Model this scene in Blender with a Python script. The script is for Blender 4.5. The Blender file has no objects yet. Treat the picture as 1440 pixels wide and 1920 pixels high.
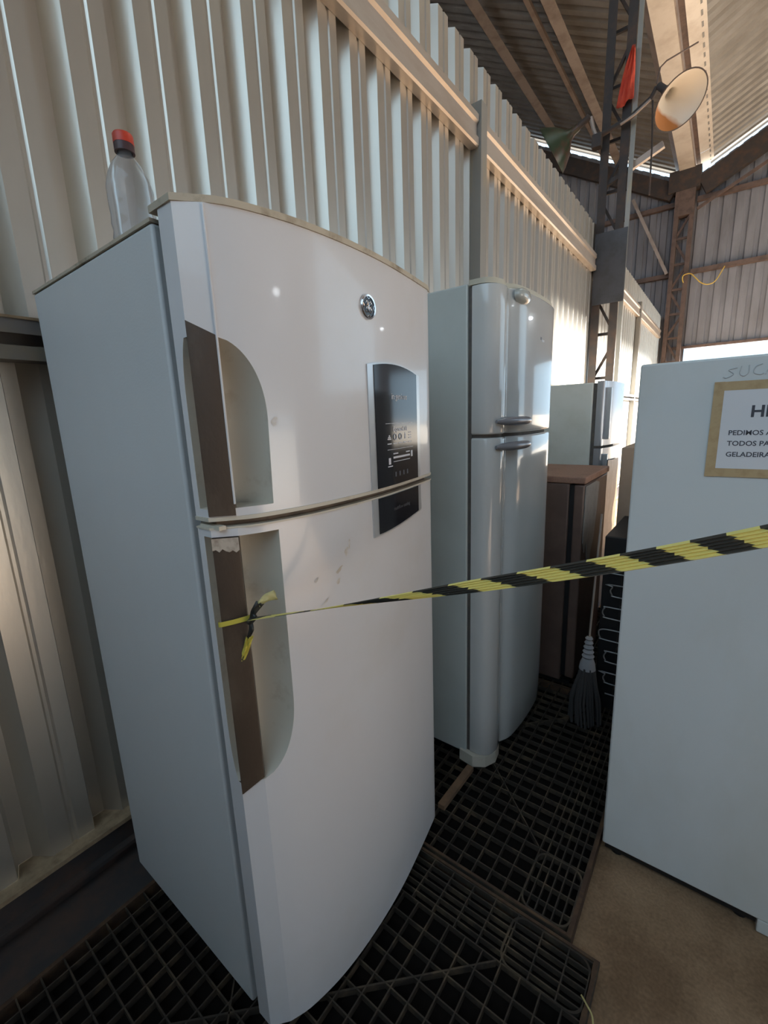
import bpy, math, random
from mathutils import Vector, Matrix
random.seed(7)
S = bpy.context.scene
COL = S.collection
V = Vector

# ------------------------------------------------------------------ camera
cam_d = bpy.data.cameras.new('camera'); cam = bpy.data.objects.new('camera', cam_d); COL.objects.link(cam)
RIGHT = V((0.796, 0.604, -0.036)); FWD = V((-0.597, 0.775, -0.207))
FWD.normalize(); RIGHT = (RIGHT - FWD * RIGHT.dot(FWD)).normalized(); UP = RIGHT.cross(FWD)
cam.matrix_world = Matrix(((RIGHT.x, UP.x, -FWD.x, 0), (RIGHT.y, UP.y, -FWD.y, 0), (RIGHT.z, UP.z, -FWD.z, 1.44), (0, 0, 0, 1)))
cam_d.sensor_fit = 'HORIZONTAL'; cam_d.sensor_width = 36; cam_d.lens = 822 / 1440 * 36
cam_d.clip_start = 0.02; cam_d.clip_end = 400
S.camera = cam

# ------------------------------------------------------------------ light
SKY = 5.0
w = bpy.data.worlds.new('World'); S.world = w; w.use_nodes = True
bg = w.node_tree.nodes['Background']; bg.inputs[0].default_value = (0.60, 0.82, 1.0, 1); bg.inputs[1].default_value = SKY
sd = bpy.data.lights.new('sun', 'SUN'); sd.energy = 160.0; sd.angle = math.radians(5.0); sd.color = (1.0, 0.965, 0.91)
sun = bpy.data.objects.new('sun', sd); COL.objects.link(sun)
sun.rotation_euler = V((-1.0, -0.15, -0.36)).to_track_quat('-Z', 'Y').to_euler()
S.view_settings.view_transform = 'Standard'; S.view_settings.look = 'None'
S.view_settings.exposure = -1.25; S.view_settings.gamma = 1.0; S.view_settings.use_curve_mapping = False
S.cycles.use_denoising = True
S.cycles.max_bounces = 10; S.cycles.diffuse_bounces = 6; S.cycles.transmission_bounces = 8
S.cycles.sample_clamp_indirect = 6.0

# ------------------------------------------------------------------ materials
MATS = {}
def mat(name, c, rough=0.5, metal=0.0, c2=None, scale=6.0, lo=0.45, hi=0.7, stretch=(1, 1, 1), bump=0.0, bscale=40.0, spec=0.5, coat=0.0, fine=None):
    """principled surface; c2 = second colour mixed in by a noise with its own shape, fine = (scale, amount) grain"""
    if name in MATS: return MATS[name]
    m = bpy.data.materials.new(name); m.use_nodes = True; nt = m.node_tree; N = nt.nodes; L = nt.links
    b = N['Principled BSDF']
    b.inputs['Base Color'].default_value = (*c, 1); b.inputs['Roughness'].default_value = rough; b.inputs['Metallic'].default_value = metal
    b.inputs['Specular IOR Level'].default_value = spec; b.inputs['Coat Weight'].default_value = coat
    tc = N.new('ShaderNodeTexCoord'); mp = N.new('ShaderNodeMapping'); mp.inputs['Scale'].default_value = stretch
    L.new(tc.outputs['Object'], mp.inputs[0])
    col = None
    if c2 is not None:
        n = N.new('ShaderNodeTexNoise'); n.inputs['Scale'].default_value = scale; n.inputs['Detail'].default_value = 8; n.inputs['Roughness'].default_value = 0.62
        L.new(mp.outputs[0], n.inputs[0])
        r = N.new('ShaderNodeMapRange'); r.inputs[1].default_value = lo; r.inputs[2].default_value = hi; L.new(n.outputs[0], r.inputs[0])
        mx = N.new('ShaderNodeMix'); mx.data_type = 'RGBA'; mx.inputs[6].default_value = (*c, 1); mx.inputs[7].default_value = (*c2, 1)
        L.new(r.outputs[0], mx.inputs[0]); col = mx.outputs[2]
    if fine:
        n2 = N.new('ShaderNodeTexNoise'); n2.inputs['Scale'].default_value = fine[0]; n2.inputs['Detail'].default_value = 3; L.new(tc.outputs['Object'], n2.inputs[0])
        r2 = N.new('ShaderNodeMapRange'); r2.inputs[1].default_value = 0.3; r2.inputs[2].default_value = 0.7
        r2.inputs[3].default_value = 1 - fine[1]; r2.inputs[4].default_value = 1 + fine[1]; L.new(n2.outputs[0], r2.inputs[0])
        vm = N.new('ShaderNodeVectorMath'); vm.operation = 'SCALE'
        if col is not None: L.new(col, vm.inputs[0])
        else: vm.inputs[0].default_value = c
        L.new(r2.outputs[0], vm.inputs['Scale']); col = vm.outputs[0]
    if col is not None: L.new(col, b.inputs['Base Color'])
    if bump:
        n3 = N.new('ShaderNodeTexNoise'); n3.inputs['Scale'].default_value = bscale; n3.inputs['Detail'].default_value = 4; L.new(mp.outputs[0], n3.inputs[0])
        bp = N.new('ShaderNodeBump'); bp.inputs['Strength'].default_value = bump; bp.inputs['Distance'].default_value = 0.01
        L.new(n3.outputs[0], bp.inputs['Height']); L.new(bp.outputs[0], b.inputs['Normal'])
    MATS[name] = m; return m
def emit(name, c, s):
    m = bpy.data.materials.new(name); m.use_nodes = True; b = m.node_tree.nodes['Principled BSDF']
    b.inputs['Base Color'].default_value = (*c, 1); b.inputs['Emission Color'].default_value = (*c, 1); b.inputs['Emission Strength'].default_value = s
    MATS[name] = m; return m
def glassy(name, c, rough, trans=1.0, ior=1.2):
    m = bpy.data.materials.new(name); m.use_nodes = True; b = m.node_tree.nodes['Principled BSDF']
    b.inputs['Base Color'].default_value = (*c, 1); b.inputs['Roughness'].default_value = rough
    b.inputs['Transmission Weight'].default_value = trans; b.inputs['IOR'].default_value = ior
    MATS[name] = m; return m

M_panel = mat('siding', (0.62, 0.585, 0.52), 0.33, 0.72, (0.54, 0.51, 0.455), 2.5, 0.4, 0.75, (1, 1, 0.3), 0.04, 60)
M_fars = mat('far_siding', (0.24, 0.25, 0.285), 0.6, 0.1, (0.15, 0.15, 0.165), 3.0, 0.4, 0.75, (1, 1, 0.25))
M_roof = mat('roof_steel', (0.32, 0.315, 0.30), 0.5, 0.35, (0.21, 0.20, 0.185), 1.5, 0.4, 0.7)
M_girt = mat('girt_paint', (0.56, 0.51, 0.46), 0.33, 0.45, (0.42, 0.35, 0.29), 5, 0.45, 0.75, (1, 0.3, 1))
M_dgirt = mat('girt_dark', (0.17, 0.165, 0.16), 0.6, 0.2, (0.22, 0.19, 0.13), 8, 0.45, 0.75)
M_dust = mat('dusty_flange', (0.36, 0.27, 0.17), 0.9, 0, (0.22, 0.16, 0.10), 30, 0.4, 0.7)
M_post = mat('post_paint', (0.27, 0.27, 0.255), 0.5, 0.2, (0.38, 0.31, 0.20), 12, 0.55, 0.75, (1, 1, 0.2))
M_steel = mat('dark_steel', (0.055, 0.05, 0.05), 0.8, 0.2, (0.10, 0.065, 0.05), 7, 0.45, 0.7)
M_steel2 = mat('brown_steel', (0.15, 0.105, 0.088), 0.6, 0.2, (0.08, 0.06, 0.055), 7, 0.45, 0.7)
M_purlin = mat('purlin', (0.40, 0.34, 0.30), 0.5, 0.3, (0.24, 0.19, 0.16), 3, 0.45, 0.75)
M_gutter = mat('gutter_sheet', (0.80, 0.75, 0.68), 0.45, 0.25, (0.52, 0.45, 0.38), 2, 0.45, 0.8)
M_floor = mat('concrete', (0.20, 0.125, 0.072), 0.95, 0, (0.34, 0.225, 0.135), 5, 0.35, 0.7, bump=0.10, bscale=40, fine=(120, 0.15), spec=0.15)
M_ground = mat('earth', (0.48, 0.41, 0.33), 0.95, 0, (0.40, 0.33, 0.26), 0.6, 0.35, 0.7)
M_mat = mat('mat_plastic', (0.045, 0.036, 0.029), 0.75, 0, (0.13, 0.095, 0.06), 14, 0.48, 0.75, spec=0.2)
M_tray = mat('tray_black', (0.010, 0.008, 0.007), 0.95, spec=0.08)
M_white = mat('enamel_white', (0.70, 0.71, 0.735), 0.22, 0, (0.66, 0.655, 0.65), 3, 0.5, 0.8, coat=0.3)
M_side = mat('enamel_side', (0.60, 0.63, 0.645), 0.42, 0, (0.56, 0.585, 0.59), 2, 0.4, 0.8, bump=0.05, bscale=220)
M_cream = mat('yellowed_plastic', (0.58, 0.545, 0.46), 0.45, 0, (0.42, 0.36, 0.28), 16, 0.55, 0.8)
M_grime = mat('grimy_brown', (0.075, 0.053, 0.038), 0.42, 0, (0.14, 0.105, 0.075), 9, 0.5, 0.78, (1, 1, 0.5), bump=0.1, bscale=120)
M_trim = mat('dirty_trim', (0.47, 0.42, 0.33), 0.6, 0, (0.20, 0.15, 0.09), 14, 0.52, 0.75)
M_gasket = mat('gasket', (0.115, 0.10, 0.09), 0.8, 0, (0.17, 0.14, 0.11), 25)
M_gap = mat('hinge_brown', (0.17, 0.115, 0.075), 0.6, 0, (0.07, 0.05, 0.035), 12)
M_glass = mat('black_glass', (0.012, 0.013, 0.018), 0.12, 0, (0.03, 0.03, 0.035), 30, 0.55, 0.8)
M_silver = mat('silver_trim', (0.60, 0.62, 0.64), 0.3, 0.6)
M_chrome = mat('chrome', (0.72, 0.73, 0.76), 0.15, 1.0)
M_badge = mat('badge_dark', (0.06, 0.075, 0.09), 0.3, 0.3)
M_print = mat('panel_print', (0.70, 0.72, 0.78), 0.5)
M_faint = mat('panel_print_faint', (0.10, 0.105, 0.12), 0.5)
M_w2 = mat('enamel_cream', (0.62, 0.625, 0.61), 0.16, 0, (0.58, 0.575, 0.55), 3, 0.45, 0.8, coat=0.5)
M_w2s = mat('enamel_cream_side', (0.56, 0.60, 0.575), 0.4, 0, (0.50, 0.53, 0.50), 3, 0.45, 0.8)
M_hgrey = mat('handle_grey', (0.30, 0.30, 0.33), 0.25, 0.3)
M_w3 = mat('old_cream', (0.80, 0.80, 0.72), 0.5, 0, (0.70, 0.70, 0.60), 4, 0.45, 0.75)
M_w3d = mat('silver_door', (0.50, 0.51, 0.54), 0.25, 0.45)
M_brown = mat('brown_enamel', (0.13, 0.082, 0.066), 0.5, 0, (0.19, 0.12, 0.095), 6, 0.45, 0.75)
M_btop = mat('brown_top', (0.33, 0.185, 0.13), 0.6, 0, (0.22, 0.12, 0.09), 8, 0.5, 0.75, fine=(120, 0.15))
M_film = mat('grey_film', (0.25, 0.25, 0.25), 0.5, 0, (0.18, 0.18, 0.18), 20)
M_black = mat('black_paint', (0.012, 0.012, 0.014), 0.5)
M_wire = mat('condenser_wire', (0.28, 0.28, 0.28), 0.4, 0.3)
M_tan = mat('tan_panel', (0.45, 0.33, 0.24), 0.7, 0, (0.38, 0.28, 0.20), 4)
M_rf = mat('freezer_white', (0.66, 0.69, 0.69), 0.38, 0, (0.57, 0.575, 0.53), 2.2, 0.45, 0.8, (1, 1, 0.5), bump=0.03, bscale=200)
M_paper = mat('paper', (0.72, 0.72, 0.74), 0.8)
M_mask = mat('masking_tape', (0.50, 0.365, 0.20), 0.7, 0, (0.42, 0.29, 0.15), 40)
M_ink = mat('ink', (0.07, 0.07, 0.085), 0.7)
M_pen = mat('pen_grey', (0.50, 0.53, 0.55), 0.6)
M_yel = mat('tape_yellow', (0.62, 0.54, 0.09), 0.4)
M_blk = mat('tape_black', (0.03, 0.03, 0.028), 0.4)
M_red = mat('red_cap', (0.50, 0.05, 0.025), 0.4)
M_cap2 = mat('cap_dark', (0.06, 0.03, 0.035), 0.4)
M_cloth = mat('red_cloth', (0.62, 0.075, 0.035), 0.85, 0, (0.50, 0.05, 0.03), 10)
M_enam = mat('lamp_enamel', (0.72, 0.69, 0.62), 0.35, 0)
M_rust = mat('rust', (0.40, 0.17, 0.06), 0.8, 0, (0.26, 0.10, 0.04), 12)
M_green = mat('lamp_green', (0.035, 0.055, 0.03), 0.35, 0, (0.12, 0.04, 0.03), 6, 0.5, 0.7)
M_yhose = mat('yellow_hose', (0.66, 0.47, 0.10), 0.5)
M_wood = mat('batten_wood', (0.22, 0.13, 0.075), 0.8, 0, (0.13, 0.08, 0.05), 12)
M_straw = mat('straw', (0.50, 0.42, 0.18), 0.7)
M_pet = glassy('clear_pet', (0.92, 0.95, 0.99), 0.05, 0.95, 1.25)
M_mopw = mat('mop_pale', (0.34, 0.34, 0.36), 0.6)
M_led = emit('led', (0.86, 0.94, 1.0), 60.0)

# striped barrier tape (stripes printed across the film, driven by the strip's UV)
def tape_mat():
    m = bpy.data.materials.new('barrier_stripes'); m.use_nodes = True; nt = m.node_tree; N = nt.nodes; L = nt.links
    b = N['Principled BSDF']; b.inputs['Roughness'].default_value = 0.38
    uv = N.new('ShaderNodeUVMap'); uv.uv_map = 'UVMap'; sx = N.new('ShaderNodeSeparateXYZ'); L.new(uv.outputs[0], sx.inputs[0])
    a = N.new('ShaderNodeMath'); a.operation = 'MULTIPLY_ADD'; L.new(sx.outputs[1], a.inputs[0]); a.inputs[1].default_value = 0.55; L.new(sx.outputs[0], a.inputs[2])
    f = N.new('ShaderNodeMath'); f.operation = 'FRACT'; L.new(a.outputs[0], f.inputs[0])
    g = N.new('ShaderNodeMath'); g.operation = 'LESS_THAN'; L.new(f.outputs[0], g.inputs[0]); g.inputs[1].default_value = 0.52
    mx = N.new('ShaderNodeMix'); mx.data_type = 'RGBA'; mx.inputs[6].default_value = (0.74, 0.66, 0.21, 1); mx.inputs[7].default_value = (0.04, 0.038, 0.032, 1)
    L.new(g.outputs[0], mx.inputs[0]); L.new(mx.outputs[2], b.inputs['Base Color'])
    return m
M_tape = tape_mat()

# ------------------------------------------------------------------ mesh helpers
LOC = {}
class MB:
    def __init__(s): s.v = []; s.f = []; s.uv = None
    def vert(s, p): s.v.append(tuple(p)); return len(s.v) - 1
    def face(s, ps): i = len(s.v); s.v += [tuple(p) for p in ps]; s.f.append(tuple(range(i, i + len(ps)))); return s
    def box(s, x0, x1, y0, y1, z0, z1):
        i = len(s.v)
        s.v += [(x0, y0, z0), (x1, y0, z0), (x1, y1, z0), (x0, y1, z0), (x0, y0, z1), (x1, y0, z1), (x1, y1, z1), (x0, y1, z1)]
        s.f += [tuple(i + k for k in q) for q in ((0, 3, 2, 1), (4, 5, 6, 7), (0, 1, 5, 4), (1, 2, 6, 5), (2, 3, 7, 6), (3, 0, 4, 7))]
        return s
    def beam(s, p, q, wd, ht, up=(0, 0, 1)):
        p = V(p); q = V(q); d = (q - p).normalized(); u = V(up)
        if abs(d.dot(u)) > 0.98: u = V((1, 0, 0))
        a = d.cross(u).normalized() * wd / 2; b = a.cross(d).normalized() * ht / 2
        i = len(s.v)
        for c in (p, q): s.v += [tuple(c - a - b), tuple(c + a - b), tuple(c + a + b), tuple(c - a + b)]
        s.f += [tuple(i + k for k in q_) for q_ in ((0, 1, 2, 3), (7, 6, 5, 4), (0, 4, 5, 1), (1, 5, 6, 2), (2, 6, 7, 3), (3, 7, 4, 0))]
        return s
    def grid(s, rows, closed=False):
        i = len(s.v); n = len(rows[0])
        for r in rows: s.v += [tuple(p) for p in r]
        for a in range(len(rows) - 1):
            for b in range(n if closed else n - 1):
                c = (b + 1) % n
                s.f.append((i + a * n + b, i + a * n + c, i + (a + 1) * n + c, i + (a + 1) * n + b))
        return s
    def tube(s, pts, r, n=8, cap=True, flat=1.0):
        pts = [V(p) for p in pts]; rr = r if isinstance(r, (list, tuple)) else [r] * len(pts)
        rows = []; pa = None
        for k, p in enumerate(pts):
            d = (pts[min(k + 1, len(pts) - 1)] - pts[max(k - 1, 0)]).normalized()
            u = V((0, 0, 1)) if abs(d.z) < 0.9 else V((1, 0, 0))
            if pa is not None and (pa - d * pa.dot(d)).length > 1e-4: a = (pa - d * pa.dot(d)).normalized()
            else: a = d.cross(u).normalized()
            pa = a; b = d.cross(a)
            rows.append([p + (a * math.cos(t) + b * math.sin(t) * flat) * rr[k] for t in [2 * math.pi * j / n for j in range(n)]])
        s.grid(rows, True)
        if cap:
            i = len(s.v) - n * len(rows)
            s.f.append(tuple(i + j for j in reversed(range(n)))); s.f.append(tuple(i + (len(rows) - 1) * n + j for j in range(n)))
        return s
    def lathe(s, prof, o, axis=(0, 0, 1), n=32, cap=False):
        ax = V(axis).normalized(); u = V((0, 0, 1)) if abs(ax.z) < 0.9 else V((1, 0, 0))
        a = ax.cross(u).normalized(); b = ax.cross(a); o = V(o)
        s.grid([[o + ax * h + (a * math.cos(t) + b * math.sin(t)) * r for t in [2 * math.pi * j / n for j in range(n)]] for r, h in prof], True)
        if cap:
            i = len(s.v) - n * len(prof)
            s.f.append(tuple(i + j for j in reversed(range(n)))); s.f.append(tuple(i + (len(prof) - 1) * n + j for j in range(n)))
        return s
    def prism(s, poly, z0, z1):
        n = len(poly); i = len(s.v)
        s.v += [(p[0], p[1], z0) for p in poly] + [(p[0], p[1], z1) for p in poly]
        s.f.append(tuple(i + j for j in reversed(range(n)))); s.f.append(tuple(i + n + j for j in range(n)))
        for j in range(n): k = (j + 1) % n; s.f.append((i + j, i + k, i + n + k, i + n + j))
        return s
    def build(s, name, m, parent=None, smooth=True, ang=35, bevel=0, loc=None, fix=True):
        me = bpy.data.meshes.new(name)
        off = V((0, 0, 0))
        if parent is not None: off = LOC.get(parent.name, V((0, 0, 0)))
        elif loc is not None: off = V(loc)
        me.from_pydata([tuple(V(p) - off) for p in s.v], [], s.f)
        if s.uv:
            ul = me.uv_layers.new(name='UVMap')
            for lp in me.loops: ul.data[lp.index].uv = s.uv[lp.vertex_index]
        me.validate(); me.update()
        if fix:
            import bmesh
            bm = bmesh.new(); bm.from_mesh(me); bmesh.ops.recalc_face_normals(bm, faces=bm.faces); bm.to_mesh(me); bm.free()
        if smooth:
            me.shade_smooth(); me.set_sharp_from_angle(angle=math.radians(ang))
        else: me.shade_flat()
        me.materials.append(m)
        o = bpy.data.objects.new(name, me); COL.objects.link(o)
        if parent is not None: o.parent = parent; LOC[o.name] = off
        else: o.location = off; LOC[o.name] = off
        if bevel:
            b = o.modifiers.new('bevel', 'BEVEL'); b.width = bevel; b.segments = 3; b.limit_method = 'ANGLE'; b.angle_limit = math.radians(40)
        return o
def tag(o, label=None, cat=None, group=None, kind=None):
    if label: o['label'] = label
    if cat: o['category'] = cat
    if group: o['group'] = group
    if kind: o['kind'] = kind
    return o
def thing(name, loc, label=None, cat=None, group=None, kind=None):
    o = bpy.data.objects.new(name, None); COL.objects.link(o); o.location = loc; o.empty_display_size = 0.1
    LOC[o.name] = V(loc); return tag(o, label, cat, group, kind)
def inst(src, name, parent, loc):
    o = bpy.data.objects.new(name, src.data); COL.objects.link(o); o.parent = parent; o.location = loc; return o
def catmull(pts, n=10):
    P = [V(p) for p in pts]; P = [P[0] * 2 - P[1]] + P + [P[-1] * 2 - P[-2]]; out = []
    for i in range(1, len(P) - 2):
        for k in range(n):
            t = k / n; a, b, c, d = P[i - 1], P[i], P[i + 1], P[i + 2]
            out.append(0.5 * ((2 * b) + (c - a) * t + (2 * a - 5 * b + 4 * c - d) * t * t + (3 * b - a - 3 * c + d) * t ** 3))
    out.append(P[-2]); return out
def text_mesh(txt, size, bold=0.0, shear=0.0):
    cu = bpy.data.curves.new('t', 'FONT'); cu.body = txt; cu.size = size; cu.offset = bold; cu.shear = shear; cu.resolution_u = 3
    ob = bpy.data.objects.new('t', cu); COL.objects.link(ob); dg = bpy.context.evaluated_depsgraph_get()
    me = bpy.data.meshes.new_from_object(ob.evaluated_get(dg)); bpy.data.objects.remove(ob); bpy.data.curves.remove(cu)
    vs = [(v.co.x, v.co.y) for v in me.vertices]; fs = [tuple(p.vertices) for p in me.polygons]; bpy.data.meshes.remove(me)
    return vs, fs
def text_on(name, txt, size, m, parent, fn, align=0.5, bold=0.0, shear=0.0):
    vs, fs = text_mesh(txt, size, bold, shear); wd = max(v[0] for v in vs) if vs else 0
    mb = MB(); mb.v = [tuple(fn(x - wd * align, y)) for x, y in vs]; mb.f = fs
    return mb.build(name, m, parent, smooth=False, fix=False)

# ================================================================== THE SETTING
FZ = -0.05
tag(MB().box(-9.3, 6.6, -8, 14.4, FZ - 0.2, FZ).build('floor', M_floor, smooth=False), 'dark brown stained concrete floor of the shed', None, None, 'structure')
tag(MB().box(-90, 90, -90, 120, FZ - 0.5, FZ - 0.205).build('ground', M_ground, smooth=False), 'bare reddish earth outside the shed', None, None, 'structure')

# ---- corrugated left wall: separate five-rib sheets
PIT = 0.205
def wall_profile(n):
    pr = []
    for k in range(n):
        y = k * PIT
        pr += [(0, y), (0, y + .052), (-.006, y + .058), (-.006, y + .066), (0, y + .072), (0, y + .116), (-.055, y + .130), (-.055, y + .166)]
    pr.append((0, n * PIT)); return pr
wl = thing('wall_left', (-1.55, 0, 0), 'cream ribbed steel sheet wall behind the row of fridges', None, None, 'structure')
WZ0, WZ1 = 0.131, 3.78
pr = wall_profile(5)
pm = MB().grid([[(x, y, z) for x, y in pr] for z in (WZ0, WZ1)])
p0 = None
for k in range(21):
    y = 1.47 - 1.025 * 8 + 1.025 * k
    if p0 is None:
        p0 = pm.build('siding_panel', M_panel, None, smooth=False, fix=False); p0.parent = wl; p0.location = (0, y, 0)
    else: inst(p0, 'siding_panel', wl, (0, y, 0))
# girts (C channels) and posts on the wall
def cgirt(z0, z1, ya, yb, m, x0=-1.549, x1=-1.48, t=0.006, lip=0.03):
    mb = MB(); mb.box(x0, x1, ya, yb, z1 - t, z1); mb.box(x0, x1, ya, yb, z0, z0 + t); mb.box(x0, x0 + t, ya, yb, z0 + t, z1 - t)
    mb.box(x1 - t, x1, ya, yb, z1 - t - lip, z1 - t); mb.box(x1 - t, x1, ya, yb, z0 + t, z0 + t + lip)
    return mb.build('girt', m, wl, smooth=False)
for ya, yb in ((-6.7, 3.115), (3.215, 6.55), (6.85, 10.25), (10.35, 13.7)):
    # upper girt: closed boxed channel with rolled face
    mb = MB(); prf = [(-1.549, 3.20), (-1.495, 3.20), (-1.485, 3.21), (-1.485, 3.255), (-1.500, 3.268), (-1.500, 3.335), (-1.485, 3.348), (-1.485, 3.388), (-1.495, 3.40), (-1.549, 3.40)]
    mb.grid([[(x, y, z) for x, z in prf] for y in (ya, yb)], True); mb.build('girt', M_girt, wl, smooth=False)
    cgirt(1.626, 1.728, ya, yb, M_dgirt)
    MB().box(-1.549, -1.477, ya, yb, 1.7281, 1.735).build('dusty_ledge', M_dust, wl, smooth=False)
for y in (3.12, 10.25):
    mb = MB(); mb.box(-1.549, -1.470, y, y + .008, 0.131, 3.47); mb.box(-1.478, -1.470, y + .008, y + .09, 0.131, 3.47); mb.box(-1.549, -1.478, y + .082, y + .09, 0.131, 3.47)
    mb.build('post', M_post, wl, smooth=False)
bl = thing('baseboard_left', (-1.5, 3, FZ), 'dark steel sill channel with a dusty tan ledge along the wall foot', None, None, 'structure')
MB().box(-1.62, -1.515, -6.7, 13.7, FZ, 0.115).build('sill_channel', M_steel, bl, smooth=False)
MB().box(-1.62, -1.505, -6.7, 13.7, 0.1151, 0.13).build('ledge', M_dust, bl, smooth=False)
MB().box(-1.515, -1.49, -6.7, 13.7, 0.03, 0.045).build('lower_flange', M_steel, bl, smooth=False)

MB().box(-1.515, -1.34, -6.7, 13.7, FZ, -0.012).build('foot_plate', M_steel, bl, smooth=False)

# ---- far gable wall with sheets, girts, lattice column and the open strip under the siding
YF = 14.2
wb = thing('wall_back', (0, YF, 0), 'grey ribbed gable wall at the far end of the shed', None, None, 'structure')
def roof_z(x): return 7.05 + 0.56 * (-1.45 - x) if x < -1.45 else (7.05 + 0.50 * (x + 1.0) if x > -1.0 else 7.05)
def fsheet(x0, x1, zb, gap=0.13):
    n = max(1, round((x1 - x0) / 0.25)); p = (x1 - x0) / n; xs = []
    for k in range(n):
        a = x0 + k * p
        xs += [(a, 0), (a + .55 * p, 0), (a + .62 * p, .035), (a + .92 * p, .035)]
    xs.append((x1, 0))
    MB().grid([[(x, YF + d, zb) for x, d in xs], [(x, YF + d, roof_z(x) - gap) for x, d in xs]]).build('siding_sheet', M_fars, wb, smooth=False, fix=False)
x = -9.0
while x < 6.4:
    fsheet(x, x + 1, 0.0 if x < -1.3 or x > 4.9 else 2.95); x += 1.0
for z in (6.34, 4.74):
    for xa, xb in ((-9, -1.47), (-1.02, 6.4)):
        MB().box(xa, xb, YF - .12, YF - .002, z - .05, z + .05).build('girt', M_steel2, wb, smooth=False)
MB().box(-1.3, 5.0, YF - .10, YF - .002, 2.93, 2.99).build('girt', M_steel2, wb, smooth=False)
mb = MB().beam((-0.95, YF - .16, roof_z(-0.95) - .50), (6.4, YF - .16, roof_z(6.4) - .50), .14, .42); mb.build('rafter', M_steel, wb, smooth=False)
mb = MB().beam((-1.5, YF - .16, roof_z(-1.5) - .50), (-8.8, YF - .16, roof_z(-8.8) - .50), .14, .36); mb.build('rafter', M_steel, wb, smooth=False)
MB().beam((-1.0, YF - .24, 6.08), (6.4, YF - .24, 9.66), .05, .06).build('rafter_flange', M_steel2, wb, smooth=False)
MB().box(-1.62, -0.98, YF - .3, YF - .02, 6.55, 7.0).build('bracket', M_steel, wb, smooth=False)
MB().box(-1.46, -1.06, YF - .28, YF - .04, 6.0, 6.56).build('bracket', M_steel2, wb, smooth=False)
fcx = (-1.41, -1.10)
for xx in fcx: MB().box(xx - .045, xx + .045, YF - .26, YF - .08, FZ, 6.0).build('column_chord', M_steel2, wb, smooth=False)
zz = 0.3; k = 0
while zz < 5.8:
    a, b = (fcx if k % 2 else fcx[::-1]); MB().beam((a, YF - .17, zz), (b, YF - .17, zz + .55), .04, .05).build('lacing_bar', M_steel2, wb, smooth=False)
    MB().beam((fcx[0], YF - .17, zz), (fcx[1], YF - .17, zz), .04, .05).build('lacing_bar', M_steel2, wb, smooth=False)
    zz += .58; k += 1
MB().beam((-2.395, YF - .2, 6.68), (-1.509, YF - .2, 4.76), .07, .07).build('brace', M_purlin, wb, smooth=False)

# ---- roof: two slopes meeting in a valley gutter
ce = thing('ceiling', (-1.2, 3, 7), 'ribbed steel roof sloping down to a valley gutter', None, None, 'structure')
def roof_sheet(x0, x1, n=4, p=0.25):
    ys = []
    for k in range(n):
        y = k * p; ys += [(y, 0), (y + .12, 0), (y + .145, .045), (y + .215, .045)]
    ys.append((n * p, 0))
    return MB().grid([[(x, y, roof_z(x) + d) for y, d in ys] for x in (x0, x1)])
FILL_ROWS = (11, 12, 13)   # rows of the right slope, unseen translucent sheets added to light the wall
def translucent():
    m = bpy.data.materials.new('translucent_sheet'); m.use_nodes = True; nt = m.node_tree; N = nt.nodes; L = nt.links
    t = N.new('ShaderNodeBsdfTranslucent'); t.inputs[0].default_value = (.86, .82, .70, 1)
    L.new(t.outputs[0], N['Material Output'].inputs[0]); return m
M_trans = translucent()
for k in FILL_ROWS:
    for (xa, xb, m_, nm) in ((-.85, 2.2, M_trans, 'fill_light_sheet'), (2.2, 6.8, M_roof, 'roof_sheet')):
        o = roof_sheet(xa, xb).build(nm, m_, None, smooth=False, fix=False); o.parent = ce; o.location = V((0, -7.6 + k, 0)) - LOC['ceiling']
for x0, x1 in ((-9.3, -1.45), (-.85, 6.8)):
    src = None
    for k in range(22):
        y = -7.6 + k
        if k < 5 or (x0 > -2 and k in FILL_ROWS): continue  # roof stops behind the camera so that sky light falls in
        if src is None:
            src = roof_sheet(x0, x1).build('roof_sheet', M_roof, None, smooth=False, fix=False); src.parent = ce; src.location = V((0, y, 0)) - LOC['ceiling']
        else: inst(src, 'roof_sheet', ce, V((0, y, 0)) - LOC['ceiling'])
for x, d, wd in ((-4.1, .22, .09), (-2.75, .22, .09), (-5.6, .22, .09), (-7.1, .22, .09), (1.4, .2, .08), (3.2, .2, .08), (5.0, .2, .08)):
    z = roof_z(x)
    mb = MB(); t = .006; s_ = -1 if x < -1 else 1
    mb.box(x - wd, x + wd, -2.6, 14.2, z - d - .0, z - d + t); mb.box(x + s_ * (wd - t), x + s_ * wd, -2.6, 14.2, z - d, z - .07 + (wd * .5))
    mb.build('purlin', M_purlin, ce, smooth=False)
MB().beam((-3.12, -2.6, roof_z(-3.12) - .16), (-3.12, 14.0, roof_z(-3.12) - .16), .07, .07).build('conduit', M_purlin, ce, smooth=False)
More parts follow.
